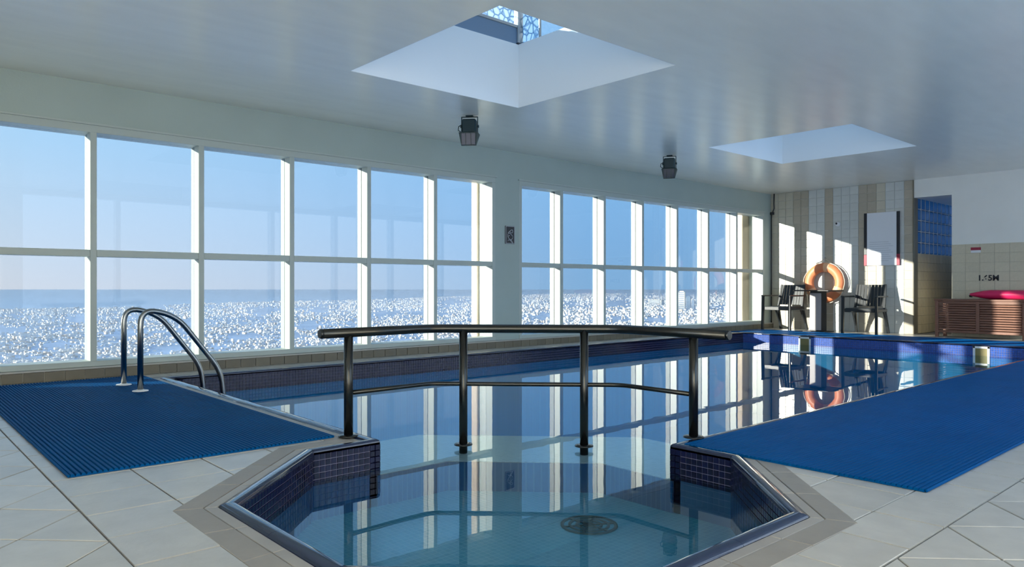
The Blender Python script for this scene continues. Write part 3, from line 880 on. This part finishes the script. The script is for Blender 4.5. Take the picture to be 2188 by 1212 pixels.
# ------------------------------------------------------------------ railing over the weir
rail = tag(empty('pool_railing', (OC[0], OC[1], 0)), 'dark bronze two bar railing curving around the shallow bay', 'railing')
RZ = .555
A1, B1, B2, A2 = (-1.20, -.10), (-1.22, .44), (-.44, 1.22), (.05, 1.215)
ext1, ext2 = (-1.19, -.26), (.26, 1.20)
top = arc_pts([(*ext1, RZ), (*B1, RZ), (*B2, RZ), (*ext2, RZ)], .10, 5)
q = MB(); q.tube(top, .025, 16); q.build('top_rail', M['steel_rail'], rail)
for e, d in ((ext1, (0, -1)), (ext2, (1, 0))):
    q = MB(); q.tube([(e[0], e[1], RZ), (e[0] + d[0] * .012, e[1] + d[1] * .012, RZ)], [.027, .022], 16); q.build('end_cap', M['steel_rail'], rail)
MZ = .235
low = arc_pts([(*A1, MZ), (*B1, MZ), (*B2, MZ), (*A2, MZ)], .06, 5)
q = MB(); q.tube(low, .0125, 12); q.build('lower_rail', M['steel_rail'], rail)
def on_chamfer(u):
    l = (u - 1094) / 1560; dx, dy = F_.x + l * R_.x, F_.y + l * R_.y
    s_ = (1.66 + OC[1] - OC[0]) / (dy - dx)             # y - x = 1.66 from the bay's centre
    return (dx * s_ - OC[0], dy * s_ - OC[1])
for (px, py), zb in ((A1, .006), (on_chamfer(990), -.118), (on_chamfer(1248), -.118), (A2, .012)):
    q = MB(); q.tube([(px, py, zb if zb > -.05 else -.165), (px, py, RZ)], .024, 16); po = q.build('post', M['steel_rail'], rail)
    q = MB(); q.lathe([(.0, .010), (.03, .010), (.052, .006), (.054, 0), (.0, 0)], 24, (px, py, zb)); q.build('flange', M['steel_rail'], po)

# ------------------------------------------------------------------ chairs and table
def armchair(loc, rz, label):
    t = tag(empty('armchair', loc, rz), label, 'chair', 'chairs against the far wall')
    def bx(nm, a, c, m=M['chair'], par=t, ch=.006): q = MB(); q.box(a, c, ch); return q.build(nm, m, par)
    def bar(nm, p, r, hw, hd, m=M['chair'], par=t):
        p, r = Vector(p), Vector(r); d = (r - p); n = Vector((1, 0, 0)); n = (n - d.normalized() * n.dot(d.normalized())).normalized()
        q = MB(); q.obox((p + r) / 2, d, n, d.cross(n), d.length / 2, hw, hd); return q.build(nm, m, par)
    W = .27
    bx('seat', (-.235, -.25, .405), (.235, .20, .435), M['chair_seat'], ch=.01)
    bx('seat_rail', (-.24, -.268, .365), (.24, -.245, .430))
    bx('seat_rail', (-.24, .19, .365), (.24, .215, .420))
    for s_ in (-1, 1):
        bar('leg', (s_ * W, -.275, 0), (s_ * (W - .005), -.265, .63), .018, .022)
        bar('leg', (s_ * (W - .01), .335, 0), (s_ * (W - .03), .20, .44), .018, .024)
        bar('leg_brace', (s_ * (W - .02), .12, .39), (s_ * (W - .012), .30, .10), .012, .014)
        bx('armrest', (s_ * W - .024, -.29, .615), (s_ * W + .024, .23, .64), ch=.008)
        bx('side_rail', (s_ * W - .014, -.26, .37), (s_ * W + .014, .21, .415))
    br = MB()                                            # leaning back: two posts, a panel of upright slats
    for s_ in (-1, 1): bar('back_post', (s_ * .235, .20, .40), (s_ * .225, .31, .83), .016, .016)
    bar('top_rail', (-.24, .312, .835), (.24, .312, .835), .016, .022)
    bar('back_bottom_rail', (-.23, .218, .455), (.23, .218, .455), .012, .016)
    for k in range(8):
        x = -.1925 + k * .055
        bar('back_slat', (x, .222, .46), (x, .308, .825), .0235, .006)
    return t
armchair((-6.67, 12.66, 0), -.05, 'black resin armchair left of the table, beside the window corner')
armchair((-5.22, 12.66, 0), .06, 'black resin armchair right of the table, under the notice board')
tb = tag(empty('side_table', (-6.02, 12.64, 0)), 'black pedestal table with sunlit tone painted on its front between the two armchairs', 'table')
q = MB(); q.box((-.32, -.30, .712), (.32, .30, .735), .006); q.build('table_top', M['table_dark'], tb)
q = MB(); q.box((-.105, -.10, .012), (.105, .10, .712), .004); q.build('pedestal', M['table_dark'], tb)
q = MB(); q.box((-.102, -.108, .03), (.102, -.100, .68), .002); q.build('sunlit_front_slab', M['table_sunlit'], tb)  # pale slab paints in the sunlit front; black sides carry the shade
q = MB(); q.box((-.20, -.18, 0), (.20, .18, .014), .004); q.build('base_plate', M['table_dark'], tb)

# ------------------------------------------------------------------ lifebuoy
LB = (-6.115, FY - .075, .865)
lb = tag(empty('lifebuoy', LB), 'orange lifebuoy hung by a rope on the tiled wall', 'lifebuoy')
q = MB(); nR, nr = 48, 16; RR, r1, r2 = .280, .082, .062
for i in range(nR):
    a = 2 * PI * i / nR
    for j in range(nr):
        c = 2 * PI * j / nr; rr = RR + r1 * math.cos(c)
        q.v.append((rr * math.cos(a), r2 * math.sin(c), rr * math.sin(a)))
for i in range(nR):
    for j in range(nr):
        q.f.append((i * nr + j, ((i + 1) % nR) * nr + j, ((i + 1) % nR) * nr + (j + 1) % nr, i * nr + (j + 1) % nr)); q.sm.append(True)
q.build('ring', M['orange'], lb)
for ang in (80, 215, 270, 335):
    q = MB()
    for i in range(5):
        a = math.radians(ang - 9 + i * 4.5)
        for j in range(nr):
            c = 2 * PI * j / nr; rr = RR + (r1 + .004) * math.cos(c)
            q.v.append((rr * math.cos(a), (r2 + .004) * math.sin(c), rr * math.sin(a)))
    for i in range(4):
        for j in range(nr): q.f.append((i * nr + j, (i + 1) * nr + j, (i + 1) * nr + (j + 1) % nr, i * nr + (j + 1) % nr)); q.sm.append(True)
    q.build('band', M['orange_band'], lb)
def rope(pts): q = MB(); q.tube(arc_pts(pts, .06, 4), .007, 8); q.build('grab_rope', M['rope'], lb)
pt = lambda deg, r=.372, yy=-.01: (r * math.cos(math.radians(deg)), yy, r * math.sin(math.radians(deg)))
for a0, a1 in ((80, 150), (150, 215), (215, 270), (270, 335), (335, 440)):
    rope([pt(a0)] + [pt(a0 + (a1 - a0) * t, .385, -.02) for t in (.25, .5, .75)] + [pt(a1)])
q = MB(); q.tube([pt(135, .36), (-.0, .045, .445), pt(40, .36)], .006, 8); q.build('hanging_rope', M['rope'], lb)
q = MB(); q.tube([(0, .075, .447), (0, .03, .447), (0, .03, .462)], .006, 8); q.build('hook', M['steel'], lb)

# ------------------------------------------------------------------ notice board and fittings on the tiled wall
nb = tag(empty('notice_board', (-5.135, FY - .012, 1.16)), 'white notice board with black and red side strips on tiles', 'notice board')
q = MB(); q.box((-.245, -.02, 0), (.245, 0, .915), .003); q.build('panel', M['board'], nb)
for s_ in (-1, 1):
    x0, x1 = sorted((s_ * .245, s_ * .295))
    q = MB(); q.box((x0, -.024, .19), (x1, 0, .915), .003); q.build('side_strip', M['black'], nb)
    q = MB(); q.box((x0, -.024, 0), (x1, 0, .19), .003); q.build('side_strip_foot', M['red'], nb)
pr = MB()
for k in range(10): pr.box((-.20, -.0208, .40 - k * .036), (.12 + .07 * ((k * 7) % 3) / 2, -.0198, .408 - k * .036))
stuff(pr.build('print_lines', M['print'], nb))
sn = tag(empty('wall_sensor', (-5.90, FY - .006, 1.92)), 'small round white fitting on the tiled wall above the lifebuoy', 'sensor')
q = MB(); q.lathe([(0, .03), (.03, .03), (.045, .02), (.05, 0)], 20); q.v = [(x, -z, y) for x, y, z in q.v]; q.build('housing', M['white'], sn)
q = MB(); q.lathe([(0, .036), (.016, .034), (.02, .028)], 14); q.v = [(x - .012, -z, y + .01) for x, y, z in q.v]; q.build('lens', M['black'], sn)
pl = tag(empty('wall_plaque', (WX, 6.39, 1.36)), 'dark plaque with pale carved pattern on the wall between windows', 'plaque')
q = MB(); q.box((0, -.082, 0), (.012, .082, .235), .003); q.build('plate', M['black'], pl)
q = MB()
for k in range(4):
    pts = [(.013, .045 * math.sin(t * 1.1 + k * 1.7), .03 + k * .045 + .022 * math.cos(t * 1.9 + k)) for t in [i * .45 for i in range(10)]]
    q.tube(pts, .003, 6)
q.build('relief_pattern', M['print'], pl)
q = MB()
for a, c in (((.011, -.078, .004), (.015, .078, .009)), ((.011, -.078, .226), (.015, .078, .231)), ((.011, -.078, .004), (.015, -.073, .231)), ((.011, .073, .004), (.015, .078, .231))): q.box(a, c)
q.build('border_line', M['print'], pl)
cd = tag(empty('corner_gap_rod', (WX + .03, FY - .03, 0)), 'thin dark pipe for the shadow gap up the corner beside the last window', 'rod')  # black rod put where the jamb's shadow gap runs, below the cable
q = MB(); q.tube([(0, 0, .10), (0, 0, 2.20)], .009, 8); q.build('rod', M['black'], cd)
q = MB(); q.tube([(0, 0, 2.20), (.03, 0, 2.24), (.055, 0, 2.30), (.05, 0, 2.40), (.055, 0, CZ)], .011, 8); q.build('cable', M['black'], cd)
q = MB(); q.box((-.02, -.02, 2.18), (.05, .02, 2.23), .004); q.build('bracket', M['black'], cd)

# ------------------------------------------------------------------ slatted cabinet and float
cb = tag(empty('slatted_cabinet', (-4.16, 12.70, 0)), 'low red brown slatted wooden cabinet against the sand tiles', 'cabinet')
CW, CH, CD = 1.21, .60, .41
def wb(nm, a, c, par=cb, ch=.003): q = MB(); q.box(a, c, ch); return q.build(nm, M['wood'], par)
for x in (0, CW - .045):
    for y in (0, CD - .045): wb('leg', (x, y, 0), (x + .045, y + .045, CH - .03))
wb('lid', (-.012, -.015, CH - .028), (CW + .012, CD + .01, CH))
for z0, z1 in ((.075, .115), (CH - .075, CH - .03)): wb('front_rail', (.045, .004, z0), (CW - .045, .036, z1))
wb('centre_stile', (.565, .0, .075), (.61, .036, CH - .03))
for x0, x1 in ((.047, .563), (.612, CW - .047)):
    for k in range(11):
        z = .125 + k * .0365
        q = MB(); q.obox(((x0 + x1) / 2, .022, z + .012), (1, 0, 0), (0, .35, 1), (0, -1, .35), (x1 - x0) / 2, .0118, .005); q.build('slat', M['wood'], cb)
for x in (.006, CW - .040):
    for k in range(11):
        z = .125 + k * .0365
        wb('side_slat', (x + .01, .047, z), (x + .022, CD - .047, z + .024), ch=.002)
q = MB(); q.box((.05, .045, .09), (CW - .05, CD - .02, .10)); q.build('bottom_board', M['wood'], cb)
q = MB(); q.box((.05, CD - .03, .10), (CW - .05, CD - .02, CH - .03)); q.build('back_board', M['wood'], cb)
ft = tag(empty('rescue_float', (-3.74, 12.95, CH)), 'long crimson foam float lying on the slatted cabinet', 'float')
q = MB()
path, rad = [], []
for t in (0, .012, .05, .10, .18, .28, .50, .75, 1.0, 1.18, 1.25, 1.28):
    path.append((t, 0, .072)); rad.append(.072 * min(1.0, (.25 + 3.2 * t) if t < .24 else 1.0) * (1 if t < 1.1 else (1.45 - t) / .36))
q.tube(path, rad, 18); q.v = [(x, y * 1.5, max(z, .001)) for x, y, z in q.v]; q.build('foam_body', M['crimson'], ft)
q = MB(); q.tube([(-.012, 0, .045), (.02, 0, .055)], [.014, .03], 12); q.build('end_cap', M['black'], ft)

# ------------------------------------------------------------------ floodlights under the ceiling
def floodlight(loc, rz, s_, label):
    t = tag(empty('floodlight', loc, rz), label, 'floodlight', 'ceiling floodlights'); t.scale = (s_, s_, s_)
    def bx(nm, a, c, m=M['flood'], par=t, ch=.006): q = MB(); q.box(a, c, ch); return q.build(nm, m, par)
    bx('mount_plate', (-.05, -.04, -.012), (.05, .04, 0))
    q = MB()
    for sx in (-1, 1): q.box((sx * .105 - .005, -.016, -.26), (sx * .105 + .005, .016, -.012), .002)
    q.box((-.105, -.016, -.022), (.105, .016, -.012), .002); q.build('bracket', M['flood'], t)
    bo = bx('body', (-.092, -.07, -.235), (.092, .06, -.05), ch=.016)
    for k in range(5): bx('cooling_fin', (-.08 + k * .036, .06, -.22), (-.07 + k * .036, .078, -.07), par=bo, ch=.002)
    for sx in (-1, 1):
        q = MB(); q.tube([(sx * .098, 0, -.14), (sx * .122, 0, -.14)], .018, 12); q.build('pivot_knob', M['flood'], t)
    q = MB()                                              # flared hood tipped towards the pool
    c0 = [(-.10, -.085, -.225), (.10, -.085, -.225), (.10, .062, -.225), (-.10, .062, -.225)]
    top4 = [(-.125, -.115, -.235), (.125, -.115, -.235), (.125, .07, -.235), (-.125, .07, -.235)]
    bot = [(-.095, -.085, -.405), (.095, -.085, -.405), (.085, .03, -.385), (-.085, .03, -.385)]
    q.add(c0 + top4 + bot, [(3, 2, 1, 0)[::-1], (0, 1, 5, 4)[::-1], (1, 2, 6, 5)[::-1], (2, 3, 7, 6)[::-1], (3, 0, 4, 7)[::-1],
                            (4, 5, 9, 8)[::-1], (5, 6, 10, 9)[::-1], (6, 7, 11, 10)[::-1], (7, 4, 8, 11)[::-1], (8, 9, 10, 11)[::-1]])
    hd = q.build('hood', M['flood'], t)
    q = MB(); n_ = Vector((0, -.17, .03)).normalized()
    q.obox((0, -.103, -.32), (1, 0, 0), (0, .03, -.17), (0, -1, -.18), .088, .072, .004); q.build('lens', M['flood_glass'], hd)
    for k in (-1, 1):
        q = MB(); q.obox((k * .034, -.108, -.32), (1, 0, 0), (0, .03, -.17), (0, -1, -.18), .003, .075, .004); q.build('guard_bar', M['flood'], hd)
    q = MB(); q.tube([(-.10, .03, -.10), (-.15, .03, -.13), (-.155, .02, -.18), (-.11, .02, -.21)], .006, 8); q.build('cable', M['flood'], t)
floodlight((-5.98, 4.75, CZ), math.radians(42), .80, 'dark floodlight hanging below the nearest skylight')
floodlight((-5.98, 8.22, CZ), math.radians(30), .80, 'dark floodlight hanging further away towards the chairs')
